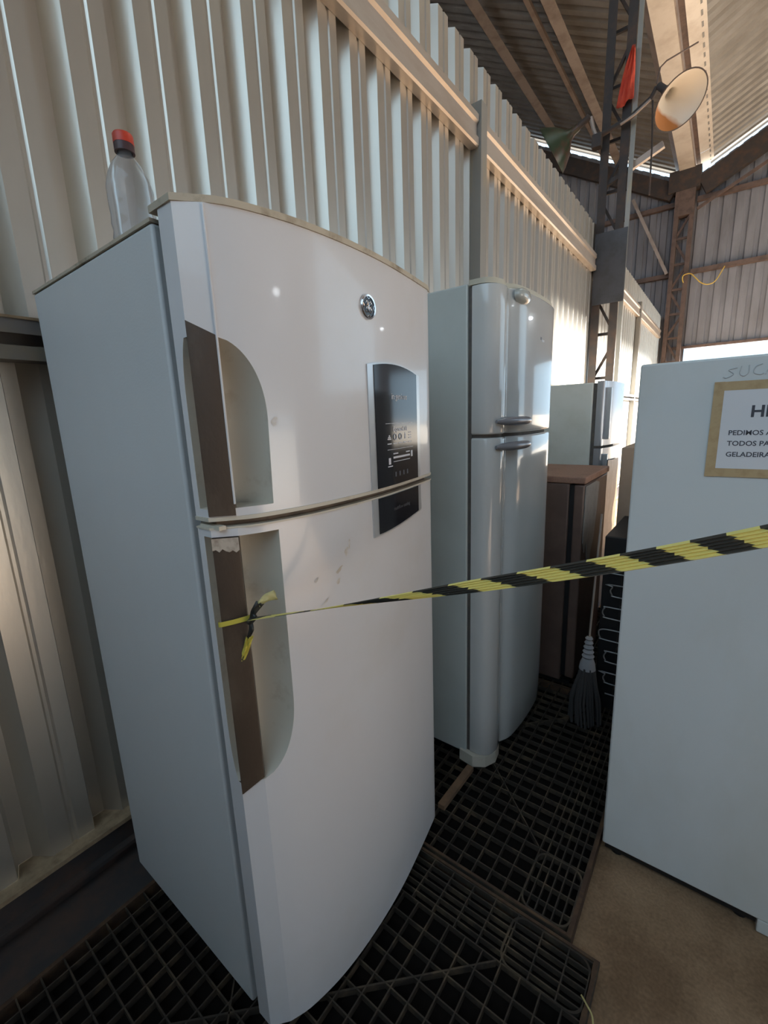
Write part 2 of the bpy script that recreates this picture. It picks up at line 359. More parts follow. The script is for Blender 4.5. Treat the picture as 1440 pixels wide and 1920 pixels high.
# gutter: bottom tray plates, two upstands, right-hand flashing
y = -2.6
while y < 14.1:
    MB().box(-1.42, -1.12, y, min(y + 2.695, 14.2), 6.98, 6.99).build('gutter_plate', M_gutter, ce, smooth=False); y += 2.7
MB().face([(-1.42, -2.6, 6.985), (-1.42, 14.2, 6.985), (-1.52, 14.2, 7.09), (-1.52, -2.6, 7.09)]).face([(-1.42, -2.6, 6.99), (-1.42, 14.2, 6.99), (-1.52, 14.2, 7.095), (-1.52, -2.6, 7.095)]).build('gutter_upstand', M_purlin, ce, smooth=False)
MB().box(-1.12, -1.10, -2.6, 14.2, 6.98, 7.16).build('gutter_upstand', M_purlin, ce, smooth=False)
MB().box(-1.10, -1.02, -2.6, 14.2, 7.10, 7.11).build('gutter_upstand', M_steel2, ce, smooth=False)
y = -2.6
while y < 14.1:
    a, b = y, min(y + 2.695, 14.2)
    MB().grid([[(-1.02, yy, 7.09), (-0.78, yy, roof_z(-0.78) - .012)] for yy in (a, b)]).build('flashing', M_gutter, ce, smooth=False, fix=False); y += 2.7

# ---- unseen rest of the shed, with openings and a screen that shape the light
XR = 6.5
wr = thing('wall_right', (XR, 0, 0), 'side wall of the shed with unseen openings added to let light in', None, None, 'structure')  # gaps between the sheets are shaped to admit sun and side light
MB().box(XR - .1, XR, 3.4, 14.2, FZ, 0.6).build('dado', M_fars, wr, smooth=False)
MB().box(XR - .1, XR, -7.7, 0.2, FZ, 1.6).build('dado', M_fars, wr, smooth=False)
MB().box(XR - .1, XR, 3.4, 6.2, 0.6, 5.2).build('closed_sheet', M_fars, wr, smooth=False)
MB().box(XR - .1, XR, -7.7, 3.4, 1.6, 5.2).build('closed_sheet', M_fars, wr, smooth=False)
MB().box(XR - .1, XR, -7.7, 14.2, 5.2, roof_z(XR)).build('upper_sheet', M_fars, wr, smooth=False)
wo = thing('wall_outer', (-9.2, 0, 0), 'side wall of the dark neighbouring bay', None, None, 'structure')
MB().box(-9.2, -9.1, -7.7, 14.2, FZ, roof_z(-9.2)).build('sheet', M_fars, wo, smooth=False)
wf = thing('wall_front', (0, -7.7, 0), 'unseen wall behind the camera, where the roof is left off for sky light', None, None, 'structure')  # yard open to the sky, added as a light source behind the view
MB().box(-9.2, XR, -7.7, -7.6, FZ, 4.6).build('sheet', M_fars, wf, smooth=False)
wp = thing('wall_shade_screen', (0, -1.6, FZ), 'unseen grey screen added behind the camera to shade the low parts', None, None, 'structure')
MB().box(-1.42, 2.2, -1.7, -1.6, FZ, 2.2).build('sheet', M_fars, wp, smooth=False)  # added blocker, keeps rear light off the lower fridges and floor

# ---- lattice column standing at the wall
YC = 6.7
lc = thing('lattice_column', (-1.3, YC, FZ), 'dark steel lattice column with gusset plate rising beside the ribbed wall', 'column')
for xa, xb in ((-1.525, -1.43), (-1.31, -1.215)):
    mb = MB(); mb.box(xa, xb, YC - .1, YC - .09, FZ, 6.97); mb.box(xa, xa + .01, YC - .09, YC + .1, FZ, 6.97); mb.build('chord', M_steel, lc, smooth=False)
mb = MB(); mb.box(-1.205, -1.195, YC - .1, YC + .1, FZ, 6.97); mb.box(-1.195, -1.155, YC - .1, YC - .09, FZ, 6.97); mb.build('channel_flange', M_post, lc, smooth=False)
MB().box(-1.525, -1.16, YC - .118, YC - .106, 2.79, 3.63).build('gusset_plate', mat('plate', (0.075, 0.08, 0.095), 0.55, 0.2, (0.05, 0.05, 0.055), 6), lc, smooth=False)
zz = .2; k = 0
while zz < 6.6:
    a, b = ((-1.48, -1.26) if k % 2 else (-1.26, -1.48))
    if not 2.6 < zz < 3.3:
        MB().beam((a, YC, zz), (b, YC, zz + .42), .04, .03).build('lacing_bar', M_steel, lc, smooth=False)
        MB().beam((-1.48, YC + .03, zz), (-1.26, YC + .03, zz), .03, .035).build('lacing_bar', M_steel, lc, smooth=False)
    zz += .56; k += 1
MB().beam((-1.20, YC - .02, 4.30), (-.86, YC - .05, 4.42), .05, .07).build('bracket_arm', M_purlin, lc, smooth=False)
MB().beam((-1.5, YC - .05, 4.17), (-1.2, YC - .05, 4.28), .04, .05).build('bracket_arm', M_steel, lc, smooth=False)

# ---- lamps on the column
def bell(o, ax, r, name, label, mo, mi, rust=False):
    ax = V(ax).normalized(); t = thing(name, o, label, 'lamp')
    pf = [(.045, -.02), (.05, .05), (.07, .10), (r * .62, r * .62), (r * .9, r * .95), (r, r * 1.12)]
    inn = [(rr - .004, hh + .002) for rr, hh in pf]
    MB().lathe(pf, o, ax, 40).build('shade', mo, t, ang=60)
    i = MB().lathe(inn, o, ax, 40).build('reflector', mi, t, ang=60)
    MB().lathe([(r - .004, r * 1.115), (r + .008, r * 1.12), (r + .008, r * 1.135), (r - .004, r * 1.135)], o, ax, 40).build('rim', mo, t)
    MB().lathe([(.0, -.16), (.034, -.16), (.036, -.02), (.0, -.02)], o, ax, 16).build('socket', M_steel, t)
    return t
# reflector enamel with rust on its lower side, a stain with a shape of its own
def rusty_enamel():
    m = bpy.data.materials.new('rusty_enamel'); m.use_nodes = True; nt = m.node_tree; N = nt.nodes; L = nt.links; b = N['Principled BSDF']; b.inputs['Roughness'].default_value = .4
    tc = N.new('ShaderNodeTexCoord'); n = N.new('ShaderNodeTexNoise'); n.inputs['Scale'].default_value = 6; L.new(tc.outputs['Object'], n.inputs[0])
    d = N.new('ShaderNodeVectorMath'); d.operation = 'DOT_PRODUCT'; d.inputs[1].default_value = (-.75, 0, -1.0); L.new(tc.outputs['Object'], d.inputs[0])
    a = N.new('ShaderNodeMath'); a.operation = 'MULTIPLY_ADD'; L.new(n.outputs[0], a.inputs[0]); a.inputs[1].default_value = .16; L.new(d.outputs['Value'], a.inputs[2])
    r = N.new('ShaderNodeMapRange'); r.inputs[1].default_value = .27; r.inputs[2].default_value = .33; L.new(a.outputs[0], r.inputs[0])
    mx = N.new('ShaderNodeMix'); mx.data_type = 'RGBA'; mx.inputs[6].default_value = (.72, .69, .62, 1); mx.inputs[7].default_value = (.42, .17, .05, 1)
    L.new(r.outputs[0], mx.inputs[0]); L.new(mx.outputs[2], b.inputs['Base Color']); return m
bell((-.84, 6.37, 4.80), (.53, -.43, -.73), .255, 'bell_lamp', 'open bell lamp with white rust-stained inside, on the right of the lattice column', M_steel, rusty_enamel())
bell((-1.78, 6.45, 4.83), (-.80, -.05, -.42), .29, 'bell_lamp', 'dark green bell lamp seen side on, above the left wall', M_green, M_green)
la = thing('lamp_arm', (-1.3, 6.5, 4.7), 'thin dark pipe arm carrying the two bell lamps across the column', 'bracket')
MB().tube([(-.945, 6.46, 4.925), (-1.0, 6.50, 4.86), (-1.2, 6.52, 4.76), (-1.56, 6.53, 4.69)], .028, 10).build('pipe', M_steel, la)
MB().tube([(-1.56, 6.53, 4.69), (-1.60, 6.5, 4.78), (-1.625, 6.465, 4.90)], .022, 8).build('elbow', M_purlin, la)
MB().tube([(-1.0, 6.46, 4.83), (-1.15, 6.48, 4.755), (-1.3, 6.49, 4.71)], .014, 8).build('conduit', M_purlin, la)
MB().box(-1.60, -1.50, 6.46, 6.56, 4.56, 4.70).build('junction_box', M_steel, la, smooth=False)
tag(MB().tube([(-.985, 6.50, 4.83), (-.96, 6.52, 4.4), (-.955, 6.56, 3.9)], .010, 6).build('hanging_cable', M_steel, None, loc=(-.945, 6.5, 4.2)), 'thin dark cable hanging down from the rust-stained lamp', 'cable')
tag(MB().tube([(-.955, 6.47, 4.96), (-.93, 6.46, 5.1), (-.88, 6.5, 5.16), (-.62, 6.7, 5.32)], .008, 6).build('stay_wire', M_steel2, None, loc=(-.91, 6.36, 4.9)), 'thin stay wire rising from the rust-stained lamp toward the gutter', 'wire')
# red cloth tied to the column
rows = []
for k in range(13):
    q = k / 12; zc = 5.48 - q * .55; half = .015 + .075 * q ** .8; xc = -1.225 - .055 * q
    rows.append([(xc + half * (2 * j / 8 - 1), YC - .16 - .02 * math.sin(j * 1.9 + q * 4) - .01 * q, zc - .03 * math.sin(j * .7) * q) for j in range(9)])
mb = MB().grid(rows); o = mb.build('red_cloth', M_cloth, None, loc=(-1.25, YC - .16, 5.2), ang=80)
o.modifiers.new('thick', 'SOLIDIFY').thickness = .006
tag(o, 'orange red rag knotted on the lattice column above the lamps', 'cloth')
# yellow hose on the far wall
tag(MB().tube(catmull([(-1.13, 13.928, 4.47), (-1.155, 13.90, 4.56), (-1.13, 13.87, 4.632), (-1.0, 13.87, 4.642), (-.882, 13.87, 4.521), (-.763, 13.87, 4.39), (-.621, 13.87, 4.326), (-.482, 13.95, 4.40), (-.342, 14.068, 4.71)], 6), .012, 8).build('yellow_hose', M_yhose, None, loc=(-.75, 14.0, 4.5)), 'yellow cable drooping in a curve from a girt of the far wall', 'cable')

# ---- high bay lamps hanging in the shed (seen as glints on the doors)
def highbay(o, ztop, label):
    t = thing('high_bay_lamp', o, label, 'lamp', 'high bay lamps hanging in the shed')
    MB().lathe([(.02, .34), (.09, .32), (.10, .16), (.24, .02), (.245, 0)], o, (0, 0, 1), 28).build('housing', M_steel, t)
    MB().lathe([(0, -.005), (.2, -.005), (.22, .02)], o, (0, 0, 1), 28).build('diffuser', M_led, t)
    MB().tube([(o[0], o[1], o[2] + .33), (o[0], o[1], ztop)], .012, 6).build('cable', M_steel, t)
for o, lb in (((5.8, 2.6, 3.45), 'round high bay lamp hanging on a cable by the right side wall'), ((4.6, 11.6, 3.9), 'round high bay lamp hanging on a cable near the far gable')):
    highbay(o, roof_z(o[0]) - .01, lb)

# ---- plastic floor gratings
def grating(name, x0, x1, y0, y1, label, band, diag):
    t = thing(name, ((x0 + x1) / 2, (y0 + y1) / 2, FZ), label, 'floor mat', 'plastic floor gratings')
    b = .0036; H_ = -.020; T = -.001
    g = MB()
    def bx(xa, xb): g.box(xa - b / 2, xa + b / 2, xb[0], xb[1], H_, T)
    def by(ya, xb): g.box(xb[0], xb[1], ya - b / 2, ya + b / 2, H_, T - .0006)
    bw = .155
    if band == 'right':
        xm = x1 - bw
        n = round((xm - x0) / .052); [bx(x0 + (xm - x0) * k / n, (y0, y1)) for k in range(n + 1)]
        for k in range(1, 7): bx(xm + bw * k / 6.5, (y0, y1))
        n = round((y1 - y0) / .053); [by(y0 + (y1 - y0) * k / n, (x0, x1)) for k in range(n + 1)]
        fr = (xm, x1 - .012, y0 + .008, y0 + .21)
    else:
        ym = y1 - bw
        n = round((ym - y0) / .053); [by(y0 + (ym - y0) * k / n, (x0, x1)) for k in range(n + 1)]
        for k in range(1, 7): by(ym + bw * k / 6.5, (x0, x1))
        n = round((x1 - x0) / .052); [bx(x0 + (x1 - x0) * k / n, (y0, ym)) for k in range(n + 1)]
        n = round((x1 - x0) / .072); [bx(x0 + (x1 - x0) * k / n, (ym, y1)) for k in range(n + 1)]
        fr = (x1 - .225, x1 - .01, ym, y1 - .012)
    g.build('grid', M_mat, t, smooth=False)
    # rounded corner frame
    r = .035; pts = []
    for cx, cy, a0 in ((fr[1] - r, fr[3] - r, 0), (fr[0] + r, fr[3] - r, 90), (fr[0] + r, fr[2] + r, 180), (fr[1] - r, fr[2] + r, 270)):
        for k in range(7): a = math.radians(a0 + k * 15); pts.append((cx + r * math.cos(a), cy + r * math.sin(a)))
    pts.append(pts[0]); f = MB()
    f.grid([[V((p[0], p[1], 0)) + V((p[0] - (fr[0] + fr[1]) / 2, p[1] - (fr[2] + fr[3]) / 2, 0)).normalized() * s_ + V((0, 0, zz_)) for s_, zz_ in ((0, H_), (0, 0), (-.006, 0), (-.006, H_))] for p in pts])
    f.build('corner_frame', M_mat, t, smooth=False)
    d = MB()
    for p, q in diag: d.beam((p[0], p[1], -.0105), (q[0], q[1], -.0105), .0042, .020)
    d.build('diagonal_rib', M_mat, t, smooth=False)
    MB().box(x0 + .013, x1 - .013, y0 + .009, y1 - .009, FZ, FZ + .006).build('tray_bottom', M_tray, t, smooth=False)  # near-black sheet laid under the grid so its cells come out dark
    e = MB(); w_ = .012
    e.box(x1 - w_, x1, y0, y1, FZ, 0); e.box(x0, x0 + w_, y0, y1, FZ, 0); e.box(x0 + w_, x1 - w_, y0, y0 + .008, FZ, 0); e.box(x0 + w_, x1 - w_, y1 - .008, y1, FZ, 0)
    e.build('rim', mat('mat_rim', (0.075, 0.046, 0.032), 0.8, 0, (0.13, 0.08, 0.045), 20, spec=0.2), t, smooth=False)
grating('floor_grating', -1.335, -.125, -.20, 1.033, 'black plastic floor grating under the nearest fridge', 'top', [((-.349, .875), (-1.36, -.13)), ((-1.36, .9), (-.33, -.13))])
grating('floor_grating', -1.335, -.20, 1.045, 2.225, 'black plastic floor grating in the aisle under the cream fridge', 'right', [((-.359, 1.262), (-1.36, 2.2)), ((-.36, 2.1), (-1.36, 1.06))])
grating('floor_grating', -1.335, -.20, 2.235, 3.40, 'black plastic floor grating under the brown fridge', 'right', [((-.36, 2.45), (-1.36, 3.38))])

# ================================================================== FRIDGE ONE (nearest)
f1 = thing('fridge', (-1.05, .78, 0), 'nearest white two-door fridge with dark control panel and grimy brown grips', 'fridge', 'fridges along the wall')
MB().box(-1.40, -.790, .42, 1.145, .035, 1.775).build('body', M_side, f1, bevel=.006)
MB().box(-.790, -.766, .442, 1.125, .05, 1.765).build('gasket', M_gasket, f1, smooth=False)
MB().box(-1.40, -.79, .418, 1.147, 1.7751, 1.781).build('dusty_top', M_trim, f1, smooth=False)
for x in (-1.29, -.85):
    for y in (.47, 1.09): MB().lathe([(.0, 0), (.025, 0), (.022, .036), (0, .036)], (x, y, -.0006), (0, 0, 1), 14).build('foot', M_black, f1)
XS = -.765; YA = .42
A = V((-.722, .42)); B = V((-.690, .455))
FRONT = catmull([(B.x, B.y, 0), (-.667, .507, 0), (-.647, .602, 0), (-.641, .72, 0), (-.648, .86, 0), (-.668, 1.0, 0), (-.690, 1.125, 0)], 14)
FL = [0.0]
for a, b in zip(FRONT, FRONT[1:]): FL.append(FL[-1] + (b - a).length)
LT = FL[-1]
def front(t, off=0.0):
    t = min(max(t, 0), LT); i = 0
    while i < len(FL) - 2 and FL[i + 1] < t: i += 1
    a, b = FRONT[i], FRONT[i + 1]; q = (t - FL[i]) / (FL[i + 1] - FL[i]); p = a.lerp(b, q); d = (b - a).normalized()
    return V((p.x + d.y * off, p.y - d.x * off))
def t_of_y(y):
    lo, hi = 0, LT
    for _ in range(40):
        m = (lo + hi) / 2
        if front(m).y < y: lo = m
        else: hi = m
    return lo
def on_front(y, z, off): p = front(t_of_y(y), off); return (p.x, p.y, z)
RET = [V((-.694, 1.137)), V((-.704, 1.144)), V((-.72, 1.146)), V((XS, 1.146))]
NF = 40
def smooth01(q): q = min(max(q, 0), 1); return (1 - (1 - q) ** 2.3) ** .62
W1 = .074
def door_shell(name, z0, z1, hz0, hz1, wfun, lip_top):
    zs = [z0]
    n = 60
    hz = [hz0 + (hz1 - hz0) * k / n for k in range(n + 1)]
    mb = MB()
    def frow(z, w_): return [(*front(w_ + (LT - w_) * k / NF), z) for k in range(NF + 1)] + [(p.x, p.y, z) for p in RET]
    def plain(a, b):
        mb.grid([[(XS, YA, z), (A.x, A.y, z)] for z in (a, b)]); mb.grid([[(A.x, A.y, z), (B.x, B.y, z)] for z in (a, b)]); mb.grid([frow(z, 0) for z in (a, b)])
    plain(z0, hz0); plain(hz1, z1)
    mb.grid([frow(z, wfun(z)[0]) for z in hz])
    mb.grid([[(XS, YA, z), (A.x - wfun(z)[1], YA, z)] for z in hz])
    # end caps
    ring = [(XS, YA), (A.x, A.y)] + [tuple(front(LT * k / NF)) for k in range(NF + 1)] + [tuple(p) for p in RET]
    mb.face([(x, y, z0) for x, y in ring]); mb.face([(x, y, z1) for x, y in ring])
    o = mb.build(name, M_white, f1, ang=30, fix=False)
    # scoop surface behind the grip
    sc = MB(); rows = []
    for z in hz:
        w_, s_ = wfun(z); e = min(1, w_ / W1)
        P0 = V((A.x - s_, YA)); P2 = front(w_); mid = V((-.706, .4375)); C_ = mid.lerp(V((-.772, .515)), e)
        rows.append([((1 - q) ** 2 * P0 + 2 * q * (1 - q) * C_ + q * q * P2).to_3d() + V((0, 0, z)) for q in [k / 16 for k in range(17)]])
    sc.grid(rows)
    # shelf closing the scoop at the door gap end
    zr = rows[0] if not lip_top else rows[-1]; zc = hz0 if not lip_top else hz1; w_, s_ = wfun(zc)
    outer = [(A.x, A.y, zc), (B.x, B.y, zc)] + [(*front(w_ * k / 6), zc) for k in range(1, 7)]
    sc.face([tuple(p) for p in zr] + outer[::-1][1:])
    sc.build('handle_recess', M_cream, o, ang=50, fix=False)
    return o
def w_up(z): q = (1.585 - z) / .14; g = smooth01(q); return (W1 * g * (1 - .06 * max(0, (1.45 - z) / .2)), .026 * smooth01((1.60 - z) / .12))
def w_lo(z): q = (z - .715) / .17; g = smooth01(q); return (W1 * 1.03 * g, .024 * smooth01((z - .70) / .16))
ud = door_shell('upper_door', 1.277, 1.786, 1.292, 1.585, w_up, False)
ld = door_shell('lower_door', .03, 1.254, .715, 1.240, w_lo, True)
# grip bars on the chamfer
def grip(za0, zb0, za1, zb1, parent):
    n_ = V((-(B - A).y * -1, -(B - A).x, 0)).normalized(); n_ = V(((B - A).y, -(B - A).x, 0)).normalized()
    o1 = n_ * .0025; mb = MB(); rows = []
    for k in range(25):
        q = k / 24; za = za0 + (za1 - za0) * q; zb = zb0 + (zb1 - zb0) * q
        a = V((A.x, A.y, za)); b = V((B.x, B.y, zb)); i_ = -n_ * .011
        rows.append([a + i_, a + o1 * .6, a.lerp(b, .06) + o1, a.lerp(b, .94) + o1, b + o1 * .6, b + i_])
    mb.grid(rows, True); mb.f.append(tuple(range(6))); mb.f.append(tuple(len(mb.v) - 6 + k for k in range(6)))
    return mb.build('grip_bar', M_grime, parent, ang=25)
gu = grip(1.279, 1.279, 1.611, 1.587, ud); gl = grip(.688, .722, 1.238, 1.238, ld)
# pale edge line of the grip, chipped paint at its upper end
MB().tube([(B.x + .001, B.y - .001, 1.30), (B.x + .001, B.y - .001, 1.783)], .0022, 6).build('edge_bead', M_white, ud)
rows = []
for k in range(9):
    q = k / 8; p = A.lerp(B, q) + V(((B - A).y, -(B - A).x)).normalized() * .0045
    rows.append([(p.x, p.y, 1.2385), (p.x, p.y, 1.219 - .010 * random.random() - .004 * (k > 4))])
MB().grid(rows).build('chipped_paint', mat('chip', (0.50, 0.44, 0.37), 0.8, 0, (0.30, 0.24, 0.19), 60), ld, smooth=False)
MB().box(-.762, -.70, .424, .438, 1.2545, 1.262).build('hinge_plate', M_cream, ld, smooth=False)
# door-gap strip and top trim follow the door outline
def outline(ins): return [(XS, YA + ins), (A.x - .3 * ins, A.y + ins)] + [tuple(front(LT * k / NF, -ins)) for k in range(1, NF + 1)] + [(-.70 - ins, 1.146 - ins), (XS, 1.146 - ins)]
MB().prism(outline(.016), 1.2541, 1.2769).build('gap_strip', M_gap, f1, ang=30)
MB().prism(outline(-.002), 1.2695, 1.2769).build('upper_lip', M_cream, ud, ang=30)
MB().prism(outline(-.002), 1.2541, 1.2580).build('lower_lip', M_cream, ld, ang=30)
MB().prism([(-.79, .418)] + outline(-.003)[1:-1] + [(-.79, 1.148)], 1.7862, 1.797).build('top_trim', M_trim, ud, ang=30)
# control panel
def patch(y0, y1, zlo, zhi, off, th, n=18):
    mb = MB(); rows = []
    for k in range(n + 1):
        y = y0 + (y1 - y0) * k / n; a, b = zlo(y), zhi(y)
        rows.append([on_front(y, a, off - th), on_front(y, a, off), on_front(y, b, off), on_front(y, b, off - th)])
    mb.grid(rows, True)
    for r, rev in ((0, False), (n, True)):
        i = r * 4; mb.f.append((i, i + 1, i + 2, i + 3))
    return mb
cst = lambda v: (lambda y: v)
ztop = lambda y: 1.568 - .018 * ((y - .90) / .14) ** 2
zbot = lambda y: 1.166 + .020 * max(0, (y - .82) / .24) ** 1.5
cp = patch(.789, 1.052, cst(1.2771), lambda y: ztop(y) + .004, .003, .005).build('control_panel_frame', M_silver, ud, ang=30)
gp = patch(.812, 1.030, cst(1.2775), ztop, .0046, .003).build('control_panel', M_glass, ud, ang=30)
patch(.789, 1.052, lambda y: zbot(y) - .004, cst(1.2538), .003, .005).build('control_panel_frame', M_silver, ld, ang=30)
g2 = patch(.812, 1.030, zbot, cst(1.2536), .0046, .003).build('control_panel', M_glass, ld, ang=30)
def pf(yc, zc): return lambda x, y: on_front(yc + x, zc + y, .0052)
text_on('lettering', 'in·genious', .021, M_print, ud, pf(.925, 1.487))
text_on('lettering', 'ExpressChill', .0155, M_print, ud, pf(.925, 1.410), bold=.0004)
def bar(y0, y1, z0, z1, m=M_print): return patch(y0, y1, cst(z0), cst(z1), .0052, .0004, 4).build('printed_mark', m, ud, smooth=False)
bar(.852, .998, 1.4285, 1.4295); bar(.858, 1.0, 1.3655, 1.3665)
for k in range(5):   # pictograms with captions
    y = .868 + k * .028
    if k == 0: [bar(y - .009 + .003 * j, y + .009 - .003 * j, 1.390 + .004 * j, 1.393 + .004 * j) for j in range(3)]
    elif k in (1, 2):
        pts = [on_front(y + .007 * math.cos(a), 1.396 + .007 * math.sin(a), .0055) for a in [2 * math.pi * j / 12 for j in range(13)]]
        MB().tube(pts, .0012, 5).build('printed_mark', M_print, ud)
    elif k == 3: bar(y - .003, y + .003, 1.389, 1.400); bar(y - .0015, y + .0015, 1.400, 1.405)
    else: [bar(y - .008, y + .008, 1.389 + .007 * j, 1.392 + .007 * j) for j in range(3)]
    bar(y - .010, y + .010, 1.379, 1.3815)
bar(.862, .872, 1.330, 1.346); bar(.858, .880, 1.324, 1.3265); bar(.885, .978, 1.343, 1.348); bar(.885, .978, 1.3345, 1.336); bar(.885, .91, 1.3535, 1.3565); bar(.955, .978, 1.3535, 1.3565); bar(.985, .995, 1.340, 1.356)
for k in range(4): bar(.892 + .022 * k, .898 + .022 * k, 1.297, 1.309, M_faint)
text_on('lettering', 'multiflow cooling', .013, M_faint, ld, pf(.925, 1.212))
# round emblem
yc, zc = .802, 1.680; cpt = V(on_front(yc, zc, 0)); nn = (V(on_front(yc, zc, 1)) - cpt).normalized(); ty = V((nn.y * -1, nn.x, 0)).normalized(); tz = V((0, 0, 1))
em = MB().lathe([(0, .003), (.0215, .003), (.0215, .0055), (.0245, .006), (.026, .0035), (.026, 0)], cpt, nn, 40).build('emblem', M_chrome, ud)
MB().lathe([(0, .0036), (.0212, .0036)], cpt, nn, 40).build('emblem_field', M_badge, em)
def epts(fn): return [cpt + nn * .0045 + ty * a + tz * b for a, b in fn]
scr = MB()
for a0 in (45, 135, 225, 315):   # four script loops and flicks of the round monogram
    c0, s0 = math.cos(math.radians(a0)), math.sin(math.radians(a0)); cx, cz = .0088 * c0, .0088 * s0
    scr.tube(epts([(cx + .0042 * math.cos(t) - .002 * math.sin(2 * t) * .3, cz + .0055 * math.sin(t)) for t in [2 * math.pi * j / 16 for j in range(17)]]), .0010, 5)
    scr.tube(epts([(cx - .0035 * c0, cz), (0, 0), (-cx * .5, -cz * .45)]), .0010, 5)
for a0 in (0, 90, 180, 270):
    c0, s0 = math.cos(math.radians(a0)), math.sin(math.radians(a0))
    scr.tube(epts([(.0205 * math.cos(math.radians(a0 - 16)), .0205 * math.sin(math.radians(a0 - 16))), (.0165 * c0, .0165 * s0), (.0205 * math.cos(math.radians(a0 + 16)), .0205 * math.sin(math.radians(a0 + 16)))]), .0009, 5)
scr.build('emblem_script', M_chrome, em)
# brown smears on the lower door
sm = mat('smear', (0.50, 0.46, 0.39), 0.5, 0, (0.66, 0.655, 0.65), 30, .4, .6)
for (yc_, zc_, a, b) in ((.69, 1.155, .006, .010), (.665, 1.12, .010, .005), (.66, 1.095, .006, .006), (.70, 1.17, .003, .012), (.62, 1.06, .012, .003), (.535, 1.443, .006, .008), (.60, 1.115, .005, .004)):
    par, o_ = (ud if zc_ > 1.26 else ld), .0007
    mb = MB(); mb.face([on_front(yc_ + a * math.cos(t) * (1 + .3 * math.sin(3 * t)), zc_ + b * math.sin(t) + a * .6 * math.cos(t), o_) for t in [2 * math.pi * j / 14 for j in range(14)]]); mb.build('smear', sm, par, smooth=False, fix=False)

# bottle on top
bt = thing('plastic_bottle', (-1.045, .52, 1.7812), 'clear plastic bottle with red cap standing on the nearest fridge', 'bottle')
o = (-1.045, .52, 1.7812)
pf_ = [(0, .004), (.035, .0), (.050, .008), (.052, .03), (.049, .045), (.052, .06), (.049, .075), (.052, .09), (.050, .11), (.052, .13), (.052, .17), (.046, .195), (.034, .220), (.020, .238), (.016, .245), (.016, .262)]
pr2 = [(r * .86, h * .88) for r, h in pf_]
o1 = MB().lathe(pr2 + [(r - .0012 if r > .004 else 0, h + .001) for r, h in reversed(pr2)], o, (0, 0, 1), 36).build('bottle_body', M_pet, bt, ang=60)
MB().lathe([(.0, .252), (.0175, .252), (.0195, .249), (.0195, .233), (.0, .233)], o, (0, 0, 1), 28).build('cap', M_red, bt)
MB().lathe([(.0150, .2328), (.0192, .2328), (.0192, .218), (.0150, .218)], o, (0, 0, 1), 28).build('cap_ring', M_cap2, bt)

# ================================================================== FRIDGE TWO (cream, grey oval handles)
f2 = thing('fridge', (-1.05, 1.76, 0), 'glossy cream fridge with two grey oval handles and a badge near its top', 'fridge', 'fridges along the wall')
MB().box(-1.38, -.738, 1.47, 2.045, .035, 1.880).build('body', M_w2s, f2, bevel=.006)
MB().box(-.738, -.722, 1.478, 2.037, .045, 1.87).build('gasket', M_gasket, f2, smooth=False)
P2 = catmull([(-.7215, 1.470, 0), (-.690, 1.4695, 0), (-.664, 1.476, 0), (-.642, 1.500, 0), (-.632, 1.54, 0), (-.637, 1.575, 0), (-.640, 1.59, 0), (-.622, 1.625, 0), (-.612, 1.66, 0), (-.606, 1.72, 0), (-.602, 1.80, 0), (-.603, 1.90, 0), (-.610, 2.0, 0), (-.622, 2.035, 0), (-.650, 2.045, 0), (-.7215, 2.045, 0)], 6)
def d2(name, z0, z1):
    mb = MB(); r = .008
    def ring(ins, z): c = V((-.70, 1.76, 0)); return [(p.x - (ins if p.x > -.70 else 0), p.y + (ins if p.y < 1.6 else (-ins if p.y > 1.95 else 0)), z) for p in P2]
    rows = [ring(.006, z0), ring(.0015, z0 + .003), ring(0, z0 + r)] + [ring(0, z0 + r + (z1 - z0 - 2 * r) * k / 8) for k in range(1, 8)] + [ring(0, z1 - r), ring(.0015, z1 - .003), ring(.006, z1)]
    mb.grid(rows); mb.face(rows[0]); mb.face(rows[-1])
    return mb.build(name, M_w2, f2, ang=40, fix=False)
u2 = d2('upper_door', 1.373, 1.872); l2 = d2('lower_door', .05, 1.361)
MB().prism([(p.x - .01, p.y) for p in P2], 1.8722, 1.889).build('top_cap', mat('cap_cream', (0.55, 0.52, 0.42), 0.5), f2, ang=40)
MB().prism([(p.x - .018, 1.757 + (p.y - 1.757) * .96) for p in P2], 1.3611, 1.3729).build('gap_strip', M_gasket, f2, ang=40)
def x2(y):
    b = max((p for p in P2 if p.x > -.70), key=lambda p: -abs(p.y - y)); return b.x
for z, par in ((1.417, u2), (1.327, l2)):
    ys = [1.492 + (.235) * k / 20 for k in range(21)]; rr = [.016 * max(.15, 1 - abs(2 * k / 20 - 1) ** 3.2) ** .5 for k in range(21)]
    MB().tube([(-.598 + .010 * (1 - (2 * k / 20 - 1) ** 2) - .038 * (1 - k / 20) ** 1.6, ys[k], z) for k in range(21)], rr, 14).build('handle', M_hgrey, par, ang=60)
    MB().box(-.65, -.60, 1.56, 1.66, z - .008, z + .008).build('handle_mount', M_hgrey, par, smooth=False)
rows = []
for rr, hh in ((0.001, .016), (.35, .015), (.62, .012), (.82, .007), (.95, .001), (1, -.006), (1, -.016)):
    rows.append([(-.608 + hh, 1.655 + .055 * rr * math.cos(a), 1.850 + .027 * rr * math.sin(a)) for a in [2 * math.pi * k / 32 for k in range(32)]])
MB().grid(rows, True).build('badge', mat('badge_clear', (0.50, 0.50, 0.46), 0.12, 0, coat=.6), u2, ang=60)
for k, (dy, wd) in enumerate(((0, .010), (.014, .028))):
    MB().box(-.6018, -.6005, 1.825 + dy, 1.825 + dy + wd, 1.722 - .006 * k, 1.732 - .008 * k).build('printed_mark', M_hgrey if k == 0 else M_silver, u2, smooth=False)
